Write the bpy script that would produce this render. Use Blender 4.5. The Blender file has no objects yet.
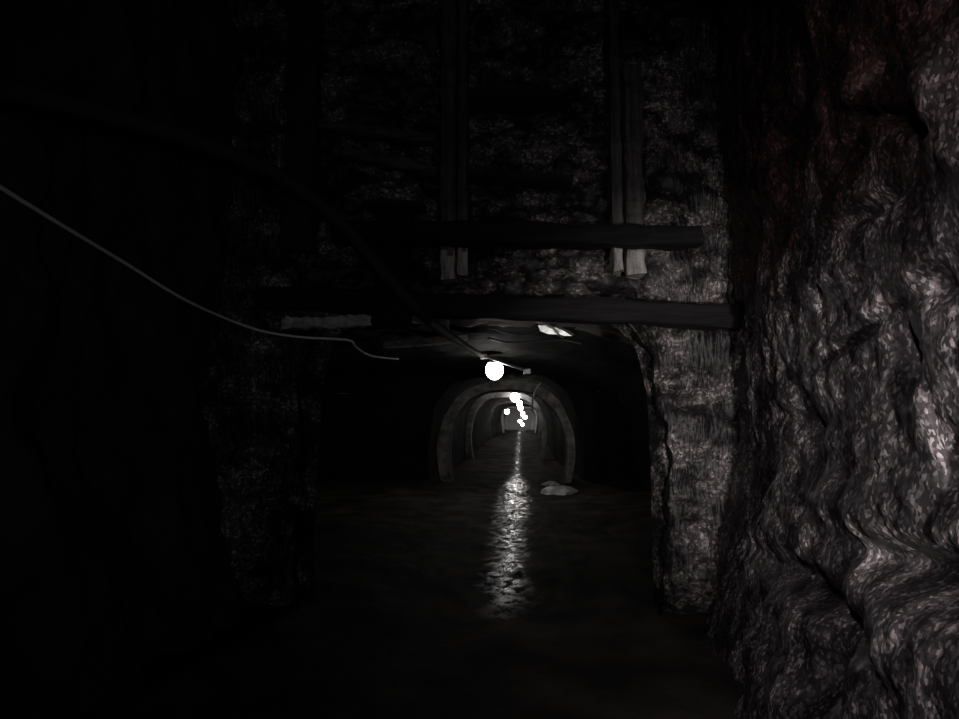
import bpy, bmesh, math, random
from mathutils import Vector, Matrix, noise
random.seed(7)
S = bpy.context.scene
COL = S.collection
V = Vector
# ------------------------------------------------------------------ camera
F = 700.0; W, H = 959, 719
cam_d = bpy.data.cameras.new('camera'); cam = bpy.data.objects.new('camera', cam_d); COL.objects.link(cam)
cam_d.sensor_width = 36; cam_d.lens = F / W * 36; cam_d.clip_start = 0.05; cam_d.clip_end = 400
pitch = math.atan((425 - 359.5) / F); yaw = math.atan((521 - 479.5) / F * math.cos(pitch))
cam.location = (0, 0, 1.6)
cam.rotation_euler = (math.pi / 2 + pitch, 0, yaw)
S.camera = cam
RM = cam.rotation_euler.to_matrix()
def P(u, v, Y):
    """world point on the plane y = Y that the photo shows at (u, v)"""
    d = RM @ V(((u - W / 2) / F, -(v - H / 2) / F, -1))
    return V((0, 0, 1.6)) + d * (Y / d.y)

# ------------------------------------------------------------------ materials
def mat(name, base, rough=0.8, col2=None, scale=(1, 1, 1), nscale=3.0, bump=0.0, bscale=20.0, spec=0.5,
        metal=0.0, lo=0.35, hi=0.65, emit=None, estr=0, rrange=None, bdist=0.02, detail=8, topcol=None, topz=(2.2, 3.4), grain=0, gpow=1.0, gmin=.25):
    m = bpy.data.materials.new(name); m.use_nodes = True
    nt = m.node_tree; b = nt.nodes['Principled BSDF']; N = nt.nodes.new; L = nt.links.new
    b.inputs['Base Color'].default_value = (*base, 1); b.inputs['Roughness'].default_value = rough
    b.inputs['Metallic'].default_value = metal; b.inputs['Specular IOR Level'].default_value = spec
    tc = N('ShaderNodeTexCoord'); mp = N('ShaderNodeMapping'); mp.inputs['Scale'].default_value = scale
    L(tc.outputs['Object'], mp.inputs['Vector'])
    if col2:
        n = N('ShaderNodeTexNoise'); n.inputs['Scale'].default_value = nscale; n.inputs['Detail'].default_value = detail
        n.inputs['Roughness'].default_value = 0.65
        L(mp.outputs[0], n.inputs['Vector'])
        r = N('ShaderNodeValToRGB'); r.color_ramp.elements[0].position = lo; r.color_ramp.elements[1].position = hi
        r.color_ramp.elements[0].color = (*base, 1); r.color_ramp.elements[1].color = (*col2, 1)
        L(n.outputs['Fac'], r.inputs['Fac']); out = r.outputs[0]
        if grain:                                   # crystalline fleck in the rock
            gw = N('ShaderNodeTexNoise'); gw.inputs['Scale'].default_value = grain * .5; gw.inputs['Detail'].default_value = 5
            L(mp.outputs[0], gw.inputs['Vector'])
            wm = N('ShaderNodeVectorMath'); wm.operation = 'MULTIPLY_ADD'; L(gw.outputs['Color'], wm.inputs[0])
            wm.inputs[1].default_value = (1.6 / grain,) * 3; L(mp.outputs[0], wm.inputs[2])
            g = N('ShaderNodeTexVoronoi'); g.inputs['Scale'].default_value = grain; g.inputs['Detail'].default_value = 0
            L(wm.outputs[0], g.inputs['Vector'])
            gs = N('ShaderNodeSeparateColor'); L(g.outputs['Color'], gs.inputs[0])
            gp = N('ShaderNodeMath'); gp.operation = 'POWER'; gp.inputs[1].default_value = 4.5; L(gs.outputs[0], gp.inputs[0])
            gm = N('ShaderNodeMapRange'); gm.inputs['To Min'].default_value = gmin; gm.inputs['To Max'].default_value = 3.4
            L(gp.outputs[0], gm.inputs['Value'])
            gx = N('ShaderNodeVectorMath'); gx.operation = 'SCALE'; L(out, gx.inputs[0]); L(gm.outputs[0], gx.inputs['Scale']); out = gx.outputs[0]
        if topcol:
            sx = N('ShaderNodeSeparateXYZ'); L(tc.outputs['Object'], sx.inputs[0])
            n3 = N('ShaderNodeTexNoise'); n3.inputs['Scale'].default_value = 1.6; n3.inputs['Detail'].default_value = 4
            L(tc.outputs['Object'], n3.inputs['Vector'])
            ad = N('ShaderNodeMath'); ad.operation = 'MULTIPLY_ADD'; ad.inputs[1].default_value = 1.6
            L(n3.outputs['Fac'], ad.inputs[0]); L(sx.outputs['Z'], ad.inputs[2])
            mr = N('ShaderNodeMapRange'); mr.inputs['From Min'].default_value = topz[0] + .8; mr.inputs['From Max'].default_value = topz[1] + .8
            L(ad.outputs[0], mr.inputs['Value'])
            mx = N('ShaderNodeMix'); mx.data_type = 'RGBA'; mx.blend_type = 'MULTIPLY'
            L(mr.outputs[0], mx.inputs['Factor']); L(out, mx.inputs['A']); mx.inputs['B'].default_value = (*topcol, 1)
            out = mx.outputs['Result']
        L(out, b.inputs['Base Color'])
        if rrange:
            mr = N('ShaderNodeMapRange'); mr.inputs['To Min'].default_value = rrange[0]; mr.inputs['To Max'].default_value = rrange[1]
            mr.inputs['From Min'].default_value = .35; mr.inputs['From Max'].default_value = .65
            L(n.outputs['Fac'], mr.inputs['Value']); L(mr.outputs[0], b.inputs['Roughness'])
    if bump:
        n2 = N('ShaderNodeTexNoise'); n2.inputs['Scale'].default_value = bscale; n2.inputs['Detail'].default_value = 10
        n2.inputs['Roughness'].default_value = 0.7
        L(mp.outputs[0], n2.inputs['Vector'])
        bp = N('ShaderNodeBump'); bp.inputs['Strength'].default_value = bump; bp.inputs['Distance'].default_value = bdist
        if grain:
            ba = N('ShaderNodeMath'); ba.operation = 'MULTIPLY_ADD'; ba.inputs[1].default_value = -.5
            L(g.outputs['Distance'], ba.inputs[0]); L(n2.outputs['Fac'], ba.inputs[2]); L(ba.outputs[0], bp.inputs['Height'])
        else: L(n2.outputs['Fac'], bp.inputs['Height']); L(bp.outputs[0], b.inputs['Normal'])
    if emit:
        b.inputs['Emission Color'].default_value = (*emit, 1); b.inputs['Emission Strength'].default_value = estr
    return m

M = {}
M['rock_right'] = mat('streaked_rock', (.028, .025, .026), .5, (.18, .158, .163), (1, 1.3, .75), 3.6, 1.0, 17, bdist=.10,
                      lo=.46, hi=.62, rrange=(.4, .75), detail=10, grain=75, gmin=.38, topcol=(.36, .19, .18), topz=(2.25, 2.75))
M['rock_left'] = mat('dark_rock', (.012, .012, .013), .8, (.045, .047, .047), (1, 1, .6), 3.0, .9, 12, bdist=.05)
M['rock_face'] = mat('headwall_rock', (.010, .009, .009), .6, (.22, .195, .185), (1, 1, 1.2), 2.2, 1.0, 14, bdist=.09, lo=.47, hi=.66, grain=44, gmin=.4)
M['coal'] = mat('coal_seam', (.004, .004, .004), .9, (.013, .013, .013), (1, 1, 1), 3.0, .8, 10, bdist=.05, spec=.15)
M['roof'] = mat('roof_slate', (.10, .098, .096), .7, (.42, .41, .40), (.5, 1.2, 1), 3.0, .8, 8, bdist=.05)
M['lining'] = mat('concrete_lining', (.03, .03, .03), .8, (.24, .23, .22), (1, 1, 1), 3.0, .6, 9, bdist=.03)
M['lining_pale'] = mat('lit_lining', (.5, .49, .48), .6)  # paler colour stands in for lamplight on the far arches
M['wood_dark'] = mat('sooty_timber', (.006, .006, .006), .85, (.02, .019, .018), (9, 9, .6), 3, .6, 10, bdist=.01)
M['beam_dark'] = mat('sooty_beam', (.004, .004, .004), .85, (.012, .011, .011), (.6, 9, 9), 3, .6, 10, bdist=.01, spec=.2)
M['board_grey'] = mat('grey_board', (.03, .028, .027), .8, (.11, .10, .10), (.6, 9, 9), 3, .7, 10, bdist=.01)
M['wood_grey'] = mat('grey_timber', (.02, .019, .018), .8, (.09, .085, .08), (9, 9, .6), 3, .7, 10, bdist=.01)
M['wood_foot'] = mat('split_timber', (.10, .095, .09), .7, (.36, .34, .32), (9, 9, 1.2), 3, .7, 10, bdist=.01)  # pale foot colour in place of light on the post ends
M['wood_pale'] = mat('pale_timber', (.12, .115, .11), .7, (.34, .32, .3), (.6, 9, 9), 3, .7, 10, bdist=.01)
M['hose'] = mat('black_hose_rubber', (.035, .035, .036), .8, spec=.15, bump=.2, bscale=30)
M['cable_white'] = mat('pale_cable_sheath', (.85, .85, .83), .45, bump=.1, bscale=60)
M['cable_dark'] = mat('dark_cable_sheath', (.05, .05, .05), .45)
M['steel'] = mat('galvanised_steel', (.35, .35, .35), .4, metal=.7, bump=.2, bscale=40)
M['shade'] = mat('dull_shade', (.06, .06, .06), .6)
M['glass_lit'] = mat('lit_lamp_glass', (.9, .9, .88), .3, emit=(1, .96, .93), estr=30)
M['stone'] = mat('pale_wet_stone', (.3, .3, .3), .35, (.85, .83, .8), (1, 1, 1), 8, .9, 14, bdist=.04)
M['wood_bright'] = mat('bleached_timber', (.22, .21, .2), .7, (.7, .67, .64), (2, 9, 9), 3, .7, 10, bdist=.01)
M['sheet'] = mat('bright_roof_sheet', (.85, .84, .82), .4, metal=.5)
M['rubble'] = mat('dark_rubble', (.03, .03, .03), .5, (.09, .085, .08), (1, 1, 1), 5, .8, 14, bdist=.03)

# wet trampled floor: mud with water lying in the hollows
def floor_mat():
    m = bpy.data.materials.new('wet_mud_floor'); m.use_nodes = True
    nt = m.node_tree; b = nt.nodes['Principled BSDF']; N = nt.nodes.new; L = nt.links.new
    tc = N('ShaderNodeTexCoord')
    n1 = N('ShaderNodeTexNoise'); n1.inputs['Scale'].default_value = 1.3; n1.inputs['Detail'].default_value = 6
    L(tc.outputs['Object'], n1.inputs['Vector'])
    r = N('ShaderNodeValToRGB'); r.color_ramp.elements[0].color = (.018, .016, .0145, 1); r.color_ramp.elements[1].color = (.07, .062, .052, 1)
    r.color_ramp.elements[0].position = .4; r.color_ramp.elements[1].position = .7
    L(n1.outputs['Fac'], r.inputs['Fac']); L(r.outputs[0], b.inputs['Base Color'])
    mr = N('ShaderNodeMapRange'); mr.inputs['From Min'].default_value = .4; mr.inputs['From Max'].default_value = .62
    mr.inputs['To Min'].default_value = .05; mr.inputs['To Max'].default_value = .15
    L(n1.outputs['Fac'], mr.inputs['Value'])
    sx = N('ShaderNodeSeparateXYZ'); L(tc.outputs['Object'], sx.inputs[0])
    def mth(op, a, bb=None, c=None):
        q = N('ShaderNodeMath'); q.operation = op
        for i, z in enumerate((a, bb, c)):
            if z is None: continue
            if isinstance(z, (int, float)): q.inputs[i].default_value = z
            else: L(z, q.inputs[i])
        return q.outputs[0]
    def mrange(val, a, bb, c, d):
        q = N('ShaderNodeMapRange'); q.interpolation_type = 'SMOOTHSTEP'
        for k_, z in zip(('From Min', 'From Max', 'To Min', 'To Max'), (a, bb, c, d)): q.inputs[k_].default_value = z
        L(val, q.inputs['Value']); return q.outputs[0]
    ne = N('ShaderNodeTexNoise'); ne.inputs['Scale'].default_value = 4; ne.inputs['Detail'].default_value = 8; ne.inputs['Roughness'].default_value = .7
    L(tc.outputs['Object'], ne.inputs['Vector'])
    ns = mth('MULTIPLY_ADD', ne.outputs['Fac'], 1.0, -.5)
    axn = mth('MULTIPLY_ADD', ns, 1.0, mth('ABSOLUTE', mth('ADD', sx.outputs['X'], .16)))
    wid = mth('ADD', mrange(sx.outputs['Y'], 2.5, 9.5, -.24, -.06), mrange(sx.outputs['Y'], 12, 18, .36, .09))           # object origin lies at y = 6
    edge = mth('SUBTRACT', axn, wid)
    m1 = mrange(edge, -.22, .22, 1, 0)
    m2 = mrange(mth('MULTIPLY_ADD', ns, 3.0, sx.outputs['Y']), -.6, 1.4, 0, 1)
    pb = N('ShaderNodeTexNoise'); pb.inputs['Scale'].default_value = 9; pb.inputs['Detail'].default_value = 4; pb.inputs['Roughness'].default_value = .7
    pm = N('ShaderNodeMapping'); pm.inputs['Scale'].default_value = (1, .55, 1); L(tc.outputs['Object'], pm.inputs[0]); L(pm.outputs[0], pb.inputs['Vector'])
    wet = mth('MULTIPLY', mth('MULTIPLY', m1, m2), mrange(pb.outputs['Fac'], .38, .54, .0, 1))
    dr = N('ShaderNodeMix'); dr.data_type = 'FLOAT'; L(wet, dr.inputs['Factor']); dr.inputs['A'].default_value = .8; L(mr.outputs[0], dr.inputs['B'])
    L(dr.outputs['Result'], b.inputs['Roughness'])
    L(mth('MULTIPLY_ADD', wet, .8, .06), b.inputs['Specular IOR Level'])
    v = N('ShaderNodeTexNoise'); v.inputs['Scale'].default_value = 15; v.inputs['Detail'].default_value = 5; v.inputs['Roughness'].default_value = .6
    L(tc.outputs['Object'], v.inputs['Vector'])
    bp = N('ShaderNodeBump'); bp.inputs['Strength'].default_value = 1; bp.inputs['Distance'].default_value = .013
    L(v.outputs['Fac'], bp.inputs['Height']); L(bp.outputs[0], b.inputs['Normal'])
    return m
M['floor'] = floor_mat()

# ------------------------------------------------------------------ object helpers
def tag(o, label=None, cat=None, group=None, kind=None):
    if label: o['label'] = label
    if cat: o['category'] = cat
    if group: o['group'] = group
    if kind: o['kind'] = kind
    return o
def empty(name, loc, rz=0):
    o = bpy.data.objects.new(name, None); COL.objects.link(o); o.location = loc; o.rotation_euler.z = rz
    o.empty_display_size = .1
    return o
def mesh_obj(name, verts, faces, m, origin=None, parent=None, smooth=True):
    """verts are world points; the object's origin is put at `origin` (parts: at the parent's)"""
    if parent is not None:
        origin = V((0, 0, 0)); par = parent; loc = V(parent.location)
        vv = [V(p) - loc for p in verts]
    else:
        origin = V(origin) if origin is not None else V((0, 0, 0))
        vv = [V(p) - origin for p in verts]
    me = bpy.data.meshes.new(name); me.from_pydata([tuple(p) for p in vv], [], faces); me.update()
    bm = bmesh.new(); bm.from_mesh(me); bmesh.ops.recalc_face_normals(bm, faces=bm.faces); bm.to_mesh(me); bm.free()
    for p in me.polygons: p.use_smooth = smooth
    me.materials.append(m)
    o = bpy.data.objects.new(name, me); COL.objects.link(o)
    if parent is not None: o.parent = parent
    else: o.location = origin
    return o
def fbm(p, oct=5, H_=.9, lac=2.1):
    return noise.fractal(p, H_, lac, oct)
def ridged(p, oct=5):
    return 1 - abs(noise.fractal(p, .8, 2.2, oct)) * 1.6
def chunky(p):
    d = noise.voronoi(p)[0]
    return d[1] - d[0]
def grid(nu, nv, f):
    vs = [f(i / (nu - 1), j / (nv - 1)) for i in range(nu) for j in range(nv)]
    fs = [(i * nv + j, (i + 1) * nv + j, (i + 1) * nv + j + 1, i * nv + j + 1) for i in range(nu - 1) for j in range(nv - 1)]
    return vs, fs
def lerp(a, b, t): return a + (b - a) * t
def pw(x, pts):
    if x <= pts[0][0]: return pts[0][1]
    for (a, fa), (b, fb) in zip(pts, pts[1:]):
        if x <= b:
            t = (x - a) / (b - a); t = t * t * (3 - 2 * t)
            return lerp(fa, fb, t)
    return pts[-1][1]
def tube(pts, r, seg=8, sub=6):
    """closed tube along a smooth curve through the points"""
    P_ = [V(p) for p in pts]; Q = []
    for i in range(len(P_) - 1):
        p0 = P_[max(i - 1, 0)]; p1 = P_[i]; p2 = P_[i + 1]; p3 = P_[min(i + 2, len(P_) - 1)]
        for k in range(sub):
            t = k / sub
            Q.append(.5 * ((2 * p1) + (p2 - p0) * t + (2 * p0 - 5 * p1 + 4 * p2 - p3) * t * t + (3 * p1 - p0 - 3 * p2 + p3) * t ** 3))
    Q.append(P_[-1]); vs = []; fs = []
    up = V((0, 0, 1))
    for i, q in enumerate(Q):
        d = (Q[min(i + 1, len(Q) - 1)] - Q[max(i - 1, 0)]).normalized()
        a = d.cross(up)
        if a.length < .05: a = d.cross(V((1, 0, 0)))
        a.normalize(); b = d.cross(a).normalized()
        for k in range(seg):
            t = 2 * math.pi * k / seg
            vs.append(q + (a * math.cos(t) + b * math.sin(t)) * r)
    n = len(Q)
    for i in range(n - 1):
        for k in range(seg):
            k2 = (k + 1) % seg
            fs.append((i * seg + k, i * seg + k2, (i + 1) * seg + k2, (i + 1) * seg + k))
    fs.append(tuple(range(seg))); fs.append(tuple((n - 1) * seg + k for k in reversed(range(seg))))
    return vs, fs
def beam(a, b, w, h, seed=0, rough=.012, n=24, up=None):
    """a hewn timber from a to b, w wide, h high, with wavering worn edges and ragged ends"""
    a = V(a); b = V(b); d = (b - a); Ln = d.length; d.normalize()
    up = V(up) if up else (V((0, 0, 1)) if abs(d.z) < .8 else V((0, 1, 0)))
    s = d.cross(up).normalized(); t = s.cross(d).normalized()
    prof = []
    c = min(w, h) * .09
    for (x, y) in ((-w/2+c, -h/2), (0, -h/2), (w/2-c, -h/2), (w/2, -h/2+c), (w/2, 0), (w/2, h/2-c), (w/2-c, h/2), (0, h/2), (-w/2+c, h/2), (-w/2, h/2-c), (-w/2, 0), (-w/2, -h/2+c)):
        prof.append((x, y))
    vs = []; fs = []; k = len(prof)
    for i in range(n + 1):
        q = a + d * (Ln * i / n)
        for j, (x, y) in enumerate(prof):
            nz = noise.noise(V((x * 6 + seed * 7.3, y * 6, i * .35))) * rough * 2 + noise.noise(V((j * 1.7 + seed, i * .12, 3))) * rough
            e = 1 + nz / max(w, h) * 2
            end = 0
            if i in (0, n): end = noise.noise(V((j * .9, seed * 3.1, i))) * rough * 2
            vs.append(q + s * x * e + t * y * e + d * end)
    for i in range(n):
        for j in range(k):
            j2 = (j + 1) % k
            fs.append((i * k + j, i * k + j2, (i + 1) * k + j2, (i + 1) * k + j))
    fs.append(tuple(reversed(range(k)))); fs.append(tuple(n * k + j for j in range(k)))
    return vs, fs
def lathe(c, prof, seg=20):
    c = V(c); vs = []; fs = []; n = len(prof)
    for (r, z) in prof:
        for k in range(seg):
            t = 2 * math.pi * k / seg
            vs.append(c + V((r * math.cos(t), r * math.sin(t), z)))
    for i in range(n - 1):
        for k in range(seg):
            k2 = (k + 1) % seg
            fs.append((i * seg + k, i * seg + k2, (i + 1) * seg + k2, (i + 1) * seg + k))
    fs.append(tuple(reversed(range(seg)))); fs.append(tuple((n - 1) * seg + k for k in range(seg)))
    return vs, fs

# ------------------------------------------------------------------ the place
YH = 6.0                                   # the headwall where the raise drops to the low drift
def zfloor(y): return pw(y, [(-4, 0), (24, 0), (60, 1.0), (90, 1.6)])
XR = [(-4, 1.3), (0, 1.25), (2, 1.33), (3, 1.42), (4, 1.52), (5, 1.66), (6.2, 1.86)]
def foot(z): return .34 * max(0, 1 - z / 1.5) ** 1.3
# clefts, pits and bulges of the right hand wall: (pixel u, v, radius u, radius v, depth)
FEAT = []
for (u, v, ru, rv, dep, tilt) in [
    (905, 568, 80, 20, .24, -.05), (800, 588, 50, 15, .15, .1), (893, 118, 45, 9, .10, .55), (860, 125, 30, 8, .10, -.6),
    (795, 133, 16, 12, .14, 0), (895, 355, 13, 34, .16, 0), (735, 470, 9, 120, .14, 0), (728, 640, 10, 80, .12, 0),
    (800, 655, 13, 60, .13, 0), (930, 290, 18, 22, .12, 0), (790, 420, 28, 9, .08, .1), (745, 250, 22, 34, .10, 0),
    (830, 235, 10, 30, -.05, 0), (760, 560, 40, 12, .10, 0), (925, 470, 16, 30, .10, 0), (868, 215, 34, 8, .06, 0),
    (778, 690, 20, 24, -.10, 0), (745, 635, 10, 28, -.06, 0), (880, 630, 50, 50, -.09, 0), (850, 270, 46, 16, -.05, 0),
    (945, 60, 20, 55, -.09, 0), (865, 90, 13, 24, -.06, 0), (820, 500, 40, 20, -.06, 0), (850, 340, 60, 8, .05, -.15),
    (690, 300, 8, 30, .08, 0)]:
    x = 1.35
    for _ in range(6):
        Y = x / ((u - 521) / F); x = pw(Y, XR) - foot(1.6 - (v - 425) / F * Y)
    z = 1.6 - (v - 425) / F * Y
    FEAT.append((Y, z, ru * Y * Y / (F * x), rv * Y / F, dep, tilt))
def wall_r(s, t):
    y = -3.5 + (s ** .8) * (6.15 + 3.5); z = -.15 + t * 6.9
    x = pw(y, XR) - foot(z) + max(0, z - 3) * -.04
    p = V((0, y * 1.3, z * 1.0))
    w1 = fbm(V((31, y * 1.7, z * 1.7)), 3) * .5
    d = fbm(p * 1.1, 3) * .07 + fbm(V((8, y * 3, z * 3)), 4, 1) * .02
    d += chunky(V((3, y * 3.0 + w1 * .4, z * 2.6 + w1 * .4))) * .05 + chunky(V((5, y * 5.5, z * 4.6 + w1))) * .022 + fbm(V((1, y * 19, z * 14)), 5, .7) * .010 + chunky(V((6, y * 9, z * 7))) * .018
    for (Y, Z, ry, rz, dep, tl) in FEAT:
        a = (y - Y) / ry; b = ((z - Z) - tl * (y - Y)) / rz
        q = a * a + b * b
        if q < 6: d -= dep * math.exp(-q)
    return V((x - d, y + fbm(p * 2 + V((5, 5, 5)), 3) * .03, z))
vs, fs = grid(420, 330, wall_r)
tag(mesh_obj('wall_right', vs, fs, M['rock_right'], (1.4, 2, 0)), kind='structure')

def wall_l(s, t):
    y = -3.5 + s * 9.8; z = -.15 + t * 6.9
    x = -2.72 + .35 * max(0, 1 - z / 1.6) - .1 * math.sin(z)
    p = V((20, y, z * .7))
    d = fbm(p, 5) * .16 + (ridged(V((24, y * 1.4, z * .8)), 5) - .6) * .12 + chunky(V((13, y * 1.8, z * 1.5))) * .12
    return V((x + d, y, z))
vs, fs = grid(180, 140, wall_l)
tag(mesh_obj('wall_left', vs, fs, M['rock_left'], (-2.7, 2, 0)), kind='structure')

def ceil_c(s, t):
    x = -3.2 + s * 5.6; y = -3.6 + t * 10.2
    return V((x, y, 6.55 + fbm(V((x, y, 40)), 4) * .25))
vs, fs = grid(50, 60, ceil_c)
tag(mesh_obj('ceiling', vs, fs, M['rock_face'], (0, 1, 6.5)), kind='structure')

# section of the low drift: left x, right x, roof z, squareness
XL = [(6, -1.86), (7, -2.3), (8.0, -4.6), (10, -7.2), (17.6, -7.2), (18.8, -6.4), (19.6, -2.6), (25, -2.35), (60, -1.75), (80, -1.7)]
XRT = [(6, 1.15), (6.7, 1.3), (8, 2.5), (14, 3.0), (19, 2.9), (19.8, 1.75), (30, 1.45), (60, 1.5), (80, 1.5)]
ZR = [(6, 2.62), (6.6, 2.75), (8, 3.1), (10, 3.2), (17, 3.12), (19.4, 3.0), (24, 3.2), (60, 3.3), (80, 3.2)]
def section(y, a, grow=0.0):
    n = pw(y, [(6, 7), (8, 5), (18, 3.4)])
    xl, xr, zr, zf = pw(y, XL) - grow, pw(y, XRT) + grow, pw(y, ZR) + grow, zfloor(y) - .25
    cx, w, h = (xl + xr) / 2, (xr - xl) / 2, zr - zf
    c, s = math.cos(a), math.sin(a)
    q = (abs(c) ** n + abs(s) ** n) ** (-1 / n)
    return V((cx + w * q * c, y, zf + h * q * s))
def cxy(y): return V(((pw(y, XL) + pw(y, XRT)) / 2, y, 1.4))
def drift(a0, a1, amp, s0=0, s1=1):
    def f(s, t):
        s = lerp(s0, s1, s)
        y = YH + (s ** 1.7) * 74
        a = math.radians(lerp(a0, a1, t))
        p = section(y, a)
        inw = (cxy(y) - p); inw.y = 0; inw.normalize()
        q = V((p.x * .7, p.y * .8, p.z * .7))
        d = fbm(q, 5) * amp + (ridged(q * 1.5 + V((9, 9, 9)), 4) - .6) * amp * .8
        k = 1 if y < 19 else .45
        return p + inw * (d * k - .03)
    return f
# a runs 0 (right foot) .. 180 (left foot)
vs, fs = grid(240, 40, drift(0, 46, .13)); tag(mesh_obj('wall_right', vs, fs, M['coal'], (1.6, 12, 0)), kind='structure')
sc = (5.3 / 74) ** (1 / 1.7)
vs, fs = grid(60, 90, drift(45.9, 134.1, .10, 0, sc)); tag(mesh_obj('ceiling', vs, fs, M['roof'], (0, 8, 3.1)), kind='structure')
vs, fs = grid(200, 60, drift(45.9, 134.1, .10, sc - .002, 1)); tag(mesh_obj('ceiling', vs, fs, M['coal'], (0, 14, 3.1)), kind='structure')  # black colour darkens the roof above the lamp in place of shade
vs, fs = grid(240, 40, drift(134, 180, .13)); tag(mesh_obj('wall_left', vs, fs, M['coal'], (-2, 12, 0)), kind='structure')

# headwall: rock between the drift's mouth and the raise's walls
def head(s, t):
    a = math.radians(lerp(180, 0, t)); c = section(YH, a)
    ex, ez = (-2.95, 2.05), (-.3, 6.8)
    # outer rectangle hit
    cc = V((-.4, YH, -.5)); d = (c - cc); d.y = 0; d.normalize()
    tx = ((ex[1] if d.x > 0 else ex[0]) - cc.x) / d.x if abs(d.x) > 1e-6 else 1e9
    tz = ((ez[1] if d.z > 0 else ez[0]) - cc.z) / d.z if abs(d.z) > 1e-6 else 1e9
    o = cc + d * min(tx, tz)
    p = c.lerp(o, s)
    q = V((p.x * .9, 3, p.z * 1.2))
    n = fbm(q, 5) * .13 + (ridged(V((p.x * 1.3, 7, p.z * 2.4)), 5) - .6) * .10 + chunky(V((p.x * 1.6, 11, p.z * 2.6))) * .12 + fbm(q * 9, 4) * .02
    n *= 1.35; n *= min(1, s * 8 + .3) * max(.1, min(1, p.z / .5))
    bulge = .25 * max(0, 1 - s * 6) ** 2
    # an undercut shelf above the lintel on the right, a slot under it
    if p.x > .6 and 2.4 < p.z < 2.78: n -= .12
    return V((p.x, YH + .12 - n + bulge, p.z))
vs, fs = grid(150, 260, head)
tag(mesh_obj('wall_front', vs, fs, M['rock_face'], (0, 6, 0)), kind='structure')

def gully(x, y):                                   # the wet, pebbly path down the middle of the drift
    return math.exp(-((x + .05) / .55) ** 2)
def flo(s, t):
    y = -3.6 + (s ** 1.9) * 84; x = -8 + t * 11.5
    z = zfloor(y) + fbm(V((x * .8, y * .5, 60)), 4) * .05 + min(abs(x + .3), 2.5) ** 2 * .012
    k = 1.0 if y < 22 else .3
    z += (fbm(V((x * 5, y * 4, 61)), 4) * .016 + fbm(V((x * 14, y * 12, 62)), 3) * .005) * k
    return V((x, y, z))
vs, fs = grid(520, 300, flo)
tag(mesh_obj('floor', vs, fs, M['floor'], (0, 6, 0)), kind='structure')
# far end of the drift and the back of the raise
def endw(s, t):
    x = -2.6 + s * 5; z = .8 + t * 3; return V((x, 69.6 + fbm(V((x, 0, z)), 3) * .2, z))
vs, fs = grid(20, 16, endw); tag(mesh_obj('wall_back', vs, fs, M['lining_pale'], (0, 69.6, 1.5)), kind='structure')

# ------------------------------------------------------------------ lining rings along the drift
def ring(y, xl, xr, zt, zb, th, dp, n, label, m='lining', lab2=None):
    vs = []; fs = []; K = 40
    cx = (xl + xr) / 2
    for i in range(K + 1):
        a = math.pi * 1.0 * i / K
        c, s = math.cos(a), math.sin(a)
        for (g, yy) in ((0, 0), (th, 0), (th, dp), (0, dp)):
            w = (xr - xl) / 2 + g * (1.4 if c < 0 else 1); h = zt - zb + g
            w *= 1 - .10 * max(0, 1 - (h * abs(s) ** (2 / n)) / 1.25) ** 1.5
            e = noise.noise(V((i * .4, g * 9, y))) * .03
            vs.append(V((cx + (w + e) * math.copysign(abs(c) ** (2 / n), c), y + yy, zb + (h + e) * abs(s) ** (2 / n))))
    for i in range(K):
        for j in range(4):
            j2 = (j + 1) % 4
            fs.append((i * 4 + j, i * 4 + j2, (i + 1) * 4 + j2, (i + 1) * 4 + j))
    fs.append((0, 1, 2, 3)); fs.append(tuple(K * 4 + j for j in (3, 2, 1, 0)))
    o = mesh_obj('support_arch', vs, fs, M[m], (cx, y, zb), smooth=False)
    tag(o, label, 'tunnel arch', 'support arches lining the drift')
    return o
def px(u, Y): return P(u, 425, Y).x
def pz(v, Y): return P(521, v, Y).z
ring(19.4, px(446, 19.4), px(569, 19.4), pz(390, 19.4), -.05, .22, 1.0, 2.8, 'widest pale concrete arch lit by the nearest lamp, in front of all the others')
ring(29.5, px(470, 29.5), px(543, 29.5), pz(397, 29.5), zfloor(29.5) - .05, .2, .6, 3.2, 'second pale arch down the drift, framed inside the widest arch')
ring(44, px(489, 44), px(539, 44), pz(403, 44), zfloor(44) - .05, .15, .3, 4, 'third arch down the drift, between the second arch and the small far ones')
ring(56, px(503, 56), px(536, 56), pz(408, 56), zfloor(56) - .05, .12, .3, 5, 'small bright square-shouldered arch, second smallest, around the farthest lamps')
ring(68, px(507, 68), px(532.5, 68), pz(411, 68), zfloor(68) - .05, .12, .3, 5, 'smallest and farthest arch around the cluster of far lamps')
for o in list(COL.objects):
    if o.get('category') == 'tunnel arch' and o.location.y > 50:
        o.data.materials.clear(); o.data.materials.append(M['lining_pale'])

# ------------------------------------------------------------------ timbers on the headwall
def timber(name, a, b, w, h, m, label, cat, group=None, seed=0, **k):
    vs, fs = beam(a, b, w, h, seed, **k)
    o = mesh_obj(name, vs, fs, M[m], a, smooth=False)
    return tag(o, label, cat, group)
def post(u0, u1, vb, Y, vt, m, label, seed, th=.2):
    b0 = P(u0, vb, Y); b1 = P(u1, vb, Y); c = (b0 + b1) / 2; w = (b1 - b0).length
    top = P((u0 + u1) / 2, vt, Y)
    return timber('hanging_post', c, V((c.x, Y, top.z)), w, th, m, label, 'timber post', 'posts hanging on the headwall', seed, rough=.015, n=60)
post(441, 456, 281, 5.55, -40, 'wood_grey', 'grey upright timber left of centre with a foot painted pale as if lit, wider of a touching pair', 1)
post(458.5, 468, 277, 5.57, -40, 'wood_grey', 'narrow dark upright timber touching the right side of the pale-footed centre post', 2)
post(284, 315, 250, 5.5, -40, 'wood_dark', 'wide dim upright timber at upper left, above the pale cable', 3)
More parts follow.
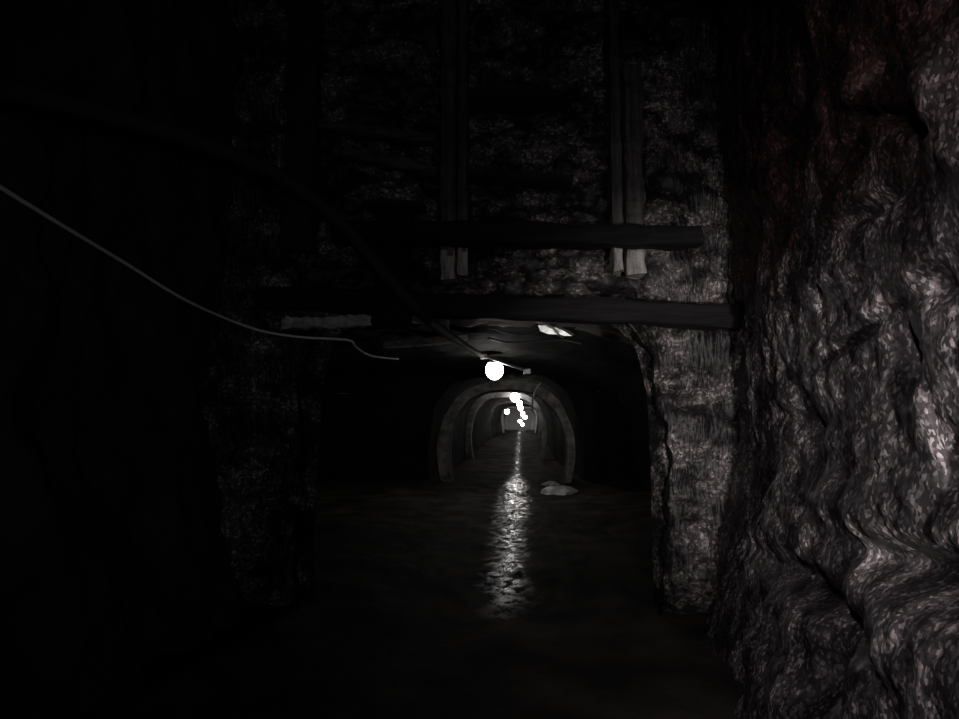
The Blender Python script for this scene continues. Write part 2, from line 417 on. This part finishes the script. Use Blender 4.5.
post(140, 158, 235, 5.4, -40, 'beam_dark', 'leftmost thin dark upright timber against the left side of the rock face', 4)
post(612, 622, 273, 5.55, -40, 'wood_grey', 'left one of the two short-footed upright timbers right of centre', 5)
post(626, 644, 276, 5.57, 70, 'wood_grey', 'right one of the two short-footed upright timbers right of centre', 6)
for o in COL.objects:                      # post feet painted paler, as if light caught their ends
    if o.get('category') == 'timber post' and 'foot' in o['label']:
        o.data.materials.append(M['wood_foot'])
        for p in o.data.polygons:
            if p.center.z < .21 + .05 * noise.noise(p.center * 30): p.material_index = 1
post(375, 410, 328, 5.5, 215, 'beam_dark', 'black square-ended timber stub hanging below the lintel left of centre', 7)
def cross(u0, v0, u1, v1, Y, hpx, th, m, name, label, cat, group, seed, Y2=None):
    a = P(u0, v0, Y); b = P(u1, v1, Y2 or Y)
    return timber(name, a, b, th, hpx * Y / F, m, label, cat, group, seed, rough=.014, n=40)
cross(335, 233, 700, 238, 5.33, 20, .2, 'beam_dark', 'cross_beam', 'long black cross beam in front of the upright timbers, above their pale feet', 'timber beam', None, 11)
cross(262, 298, 735, 318, 5.82, 22, .22, 'beam_dark', 'lintel_beam', 'heavy black lintel beam over the mouth of the low tunnel', 'timber beam', None, 12)
G = 'lagging boards on the headwall'
cross(319, 124, 436, 140, 5.68, 9, .1, 'board_grey', 'lagging_board', 'upper of two sloping boards left of the centre post', 'board', G, 13)
cross(335, 150, 436, 172, 5.68, 10, .1, 'board_grey', 'lagging_board', 'lower of two sloping boards left of the centre post', 'board', G, 14)
cross(468, 99, 556, 100, 5.52, 9, .25, 'wood_dark', 'lagging_board', 'short black level board jutting right from the centre post high up', 'board', G, 15)
cross(468, 176, 572, 182, 5.66, 7, .2, 'wood_dark', 'lagging_board', 'thin dark board right of the centre post, nearest above the cross beam', 'board', G, 16)
cross(366, 205, 425, 207, 5.66, 6, .2, 'wood_dark', 'lagging_board', 'small thin board left of the centre post just above the cross beam', 'board', G, 17)
# roof bars inside the drift, seen under the lintel
G = 'roof bars of the drift'
cross(284, 324, 373, 321, 5.84, 11, .12, 'wood_bright', 'roof_bar', 'pale ragged board under the lintel, above the bend of the pale cable', 'roof bar', G, 21)
cross(428, 323, 448, 324, 9.2, 9, .35, 'wood_bright', 'roof_bar', 'short pale roof bar end just right of the black stub', 'roof bar', G, 22)
cross(385, 345, 468, 339, 11.8, 6, .3, 'wood_bright', 'roof_bar', 'grey roof bar left of the nearest lamp, lowest in view', 'roof bar', G, 23)
cross(478, 318, 545, 320, 9.6, 3, .2, 'wood_bright', 'roof_bar', 'thin roof bar under the lintel, above the wire tangle', 'roof bar', G, 24)
G = 'pale slabs under the roof'
def slab(px_, Y, th, label):
    uc = sum(p[0] for p in px_) / len(px_); vc = sum(p[1] for p in px_) / len(px_)
    c = P(uc, vc, Y); eye = V((0, 0, 1.6)); lamp = P(494.5, 370, 15)
    n_ = ((lamp - c).normalized() + (eye - c).normalized()).normalized()      # lies so that it glints in the lamplight
    vs = []
    for (u, v) in px_:
        d = (P(u, v, 1) - eye); t = (c - eye).dot(n_) / d.dot(n_); vs.append(eye + d * t)
    n = len(px_); vs += [p - n_ * th for p in vs]
    fs = [tuple(range(n)), tuple(reversed(range(n, 2 * n)))] + [(i, (i + 1) % n, n + (i + 1) % n, n + i) for i in range(n)]
    return tag(mesh_obj('roof_slab', vs, fs, M['sheet'], c, smooth=False), label, 'slab', G)
slab([(538, 325), (546, 325.5), (552, 329), (557, 334.5), (548, 334), (540, 331)], 9.6, .04, 'pale roof slab nearer the wires, left of a bright pair')
slab([(552, 327), (557, 328), (566, 332), (572, 336), (564, 336), (557, 333)], 9.6, .04, 'pointed pale roof slab, right of a bright pair')

# ------------------------------------------------------------------ hose, cables, wires
hp = [(-60, 72, 2.3), (0, 88, 2.6), (100, 112, 3.1), (200, 142, 3.7), (280, 176, 4.3), (340, 222, 4.75), (392, 282, 5.1), (420, 312, 5.5), (436, 326, 6.4), (460, 342, 9), (482, 356, 13.9)]
vs, fs = tube([P(*p) for p in hp], .045, 12, 8)
tag(mesh_obj('hose', vs, fs, M['hose'], P(0, 88, 2.6)), 'thick black hose sweeping from upper left through the tunnel mouth to the nearest lamp', 'hose')
wp = [(-40, 160, 2.5), (0, 187, 2.8), (60, 224, 3.3), (125, 263, 4.0), (180, 297, 4.6), (225, 318, 5.2), (262, 331, 5.55), (300, 337, 5.72), (335, 339, 5.8), (351, 341, 5.85), (357, 348, 6.0), (372, 356, 6.6), (398, 359, 8.0)]
vs, fs = tube([P(*p) for p in wp], .011, 8, 8)
tag(mesh_obj('cable', vs, fs, M['cable_white'], P(0, 187, 3.4)), 'thin pale cable slung along the left wall and kinked at the tunnel mouth', 'cable')
for pts, r, lab in [
    ([(478, 330, 9.4), (490, 328, 9.8), (508, 333, 10.2), (526, 335, 10.4), (545, 329, 10.2), (553, 327, 10)], .012, 'loose wire sagging under the roof above the nearest lamp'),
    ([(488, 338, 10), (505, 342, 10.6), (530, 342, 10.8), (560, 340, 10.6), (582, 344, 10.6)], .014, 'lowest loose wire strung level under the roof above the nearest lamp'),
    ([(533, 322, 9.8), (545, 324, 9.8), (552, 330, 9.9), (563, 338, 10)], .012, 'loose wire crossing between the two bright roof slabs'),
    ([(541, 383, 18.9), (536, 389, 18.9), (533, 398, 18.9), (532, 406, 19), (533, 410, 19.1)], .02, 'hanging wire loop at the right shoulder of the widest arch'),
    ([(543, 386, 18.9), (544, 390, 18.8), (541, 394, 18.9), (542, 399, 19)], .02, 'short curl of wire right of the hanging wire loop'),
]:
    vs, fs = tube([P(*p) for p in pts], r, 6, 8)
    tag(mesh_obj('hanging_wire', vs, fs, M['cable_dark'] if 'right' not in lab else M['steel'], P(*pts[0])), lab, 'wire', 'loose wires')

# ------------------------------------------------------------------ lamps
R0 = .19
def make_lamp():
    root = empty('hanging_lamp', (0, 0, 0))
    # globe: slightly long glass, flat cut top
    prof = [(R0 * math.sin(t) * (1.0), -R0 * 1.1 * math.cos(t)) for t in [math.radians(x) for x in (2, 12, 24, 36, 48, 60, 72, 84, 96, 108, 120, 132, 142)]]
    v, f = lathe((0, 0, 0), prof, 24); mesh_obj('globe', v, f, M['glass_lit'], parent=root)
    v, f = lathe((0, 0, 0), [(.17, .15), (.175, .16), (.13, .18), (.08, .20), (.05, .22), (.05, .25)], 20); mesh_obj('shade', v, f, M['shade'], parent=root)
    return root
lamp0 = make_lamp()
LP = [(494.5, 370, 15.0, 'nearest and largest glowing lamp, hung from the slanting steel arm'),
      (515, 397, 29.0, 'second largest glowing lamp, inside the top of the second arch'),
      (519.5, 403.5, 37.0, 'third lamp down the drift, just below right of the second largest'),
      (520.5, 408, 43.0, 'fourth lamp down the drift, touching the underside of the third'),
      (507, 411.5, 46.0, 'lone small lamp to the left of the lamp line'),
      (522.5, 413.5, 50.0, 'topmost lamp of the far cluster under the smaller arches'),
      (525, 417, 54.5, 'rightmost lamp of the far cluster'),
      (520, 421, 60.0, 'leftmost and low lamp of the far cluster'),
      (522.5, 424.5, 67.0, 'lowest and farthest lamp, in the smallest arch')]
lamps = []
for i, (u, v, Y, lab) in enumerate(LP):
    if i == 0: r = lamp0
    else:
        r = lamp0.copy(); COL.objects.link(r)
        for ch in lamp0.children:
            if ch.name.startswith(('globe', 'shade')):
                c = ch.copy(); COL.objects.link(c); c.parent = r
    r.location = P(u, v, Y)
    if i >= 2: r.scale = (.82,) * 3
    tag(r, lab, 'lamp', 'lamps strung along the drift')
    lamps.append(r)
# the arm of the nearest lamp, a bolted steel conduit
L0 = P(494.5, 370, 15)
a_, b_ = P(483.5, 355.5, 14.9), P(527, 370.5, 14.6)
vs, fs = tube([a_, a_.lerp(b_, .5) + V((0, 0, -.01)), b_], .028, 8, 6); arm = mesh_obj('arm', vs, fs, M['steel'], parent=lamp0)
arm['label'] = 'slanting galvanised steel arm'
for q in (a_, b_):
    vs, fs = beam(q + V((-.07, 0, -.02)), q + V((.07, 0, -.02)), .09, .11, 3, .004, 4)
    c = mesh_obj('clamp', vs, fs, M['steel'], parent=lamp0, smooth=False); c.parent = arm
vs, fs = tube([a_ + V((0, 0, .02)), a_ + V((0, 0, .2)), a_ + V((.02, 0, .45))], .012, 6, 4); c = mesh_obj('hanger_rod', vs, fs, M['cable_dark'], parent=lamp0); c.parent = arm
# the power cable the far lamps hang from, along the roof
pts = [b_ + V((.06, .12, .02)), P(533, 378, 17.6) ] + [lamps[i].location + V((0, 0, .275)) for i in (1, 2, 3, 5, 6, 7)]
vs, fs = tube(pts, .015, 6, 8)
tag(mesh_obj('lamp_cable', vs, fs, M['cable_dark'], b_), 'dark cable running from the steel arm to the lamps farther down the drift', 'cable')

# ------------------------------------------------------------------ rocks on the floor
def rock(c, r, sq, seed, m, lab, group, name='rock', cat='rock'):
    bm = bmesh.new(); bmesh.ops.create_icosphere(bm, subdivisions=3, radius=1)
    vs = []; c = V(c)
    for v in bm.verts:
        p = v.co.copy(); q = p * 1.1 + V((seed * 3.7, 0, 0))
        k = 1 + fbm(q, 4) * .28 + (chunky(q * 1.2)) * .25
        vs.append(c + V((p.x * r[0] * k, p.y * r[1] * k, max(p.z * r[2] * k, -r[2] * .4) + r[2] * .25)))
    fs = [tuple(v.index for v in f.verts) for f in bm.faces]; bm.free()
    return tag(mesh_obj(name, vs, fs, M[m], c, smooth=False), lab, cat, group)
c = P(560, 491, 16.9); rock((c.x, 16.9, .0), (.42, .5, .12), 1, 1, 'stone', 'flat pale wet rock lying on the right side of the floor', 'stones on the floor')
c = P(549, 477, 20); rock((c.x, 19.0, .0), (.22, .25, .08), 1, 2, 'stone', 'small pale stone just beyond the flat pale rock', 'stones on the floor')

# ------------------------------------------------------------------ cap lamp behind the camera, plus two added fill lights
def spot(name, loc, target, energy, size, blend, col, r=.08):
    l = bpy.data.lights.new(name, 'SPOT'); l.energy = energy; l.spot_size = math.radians(size); l.spot_blend = blend
    l.color = col; l.shadow_soft_size = r
    o = bpy.data.objects.new(name, l); COL.objects.link(o); o.location = loc
    o.rotation_euler = (V(target) - V(loc)).to_track_quat('-Z', 'Y').to_euler(); return o
spot('cap_lamp_light', (-.3, -.6, 2.3), (1.5, 3.2, 1.45), 195, 75, 1.0, (1, .89, .91))
spot('jamb_fill', (.7, -.5, 1.2), (1.3, 6, 1.9), 900, 32, 1.0, (1, .93, .92))  # added narrow fill to brighten the right jamb, no lamp of its own
spot('spread_fill', (.3, -1.2, 1.5), (-.2, 6, 2.7), 42, 84, 1.0, (.97, .95, 1), .15)  # added weak wide fill over the headwall and left side
w = bpy.data.worlds.new('world'); S.world = w; w.use_nodes = True
w.node_tree.nodes['Background'].inputs[0].default_value = (.9, .85, 1, 1); w.node_tree.nodes['Background'].inputs[1].default_value = .02

S.view_settings.view_transform = 'Standard'; S.view_settings.look = 'None'; S.view_settings.gamma = 1
S.view_settings.exposure = 0; S.view_settings.use_curve_mapping = False
S.cycles.use_denoising = True; S.cycles.max_bounces = 5; S.cycles.sample_clamp_indirect = 3
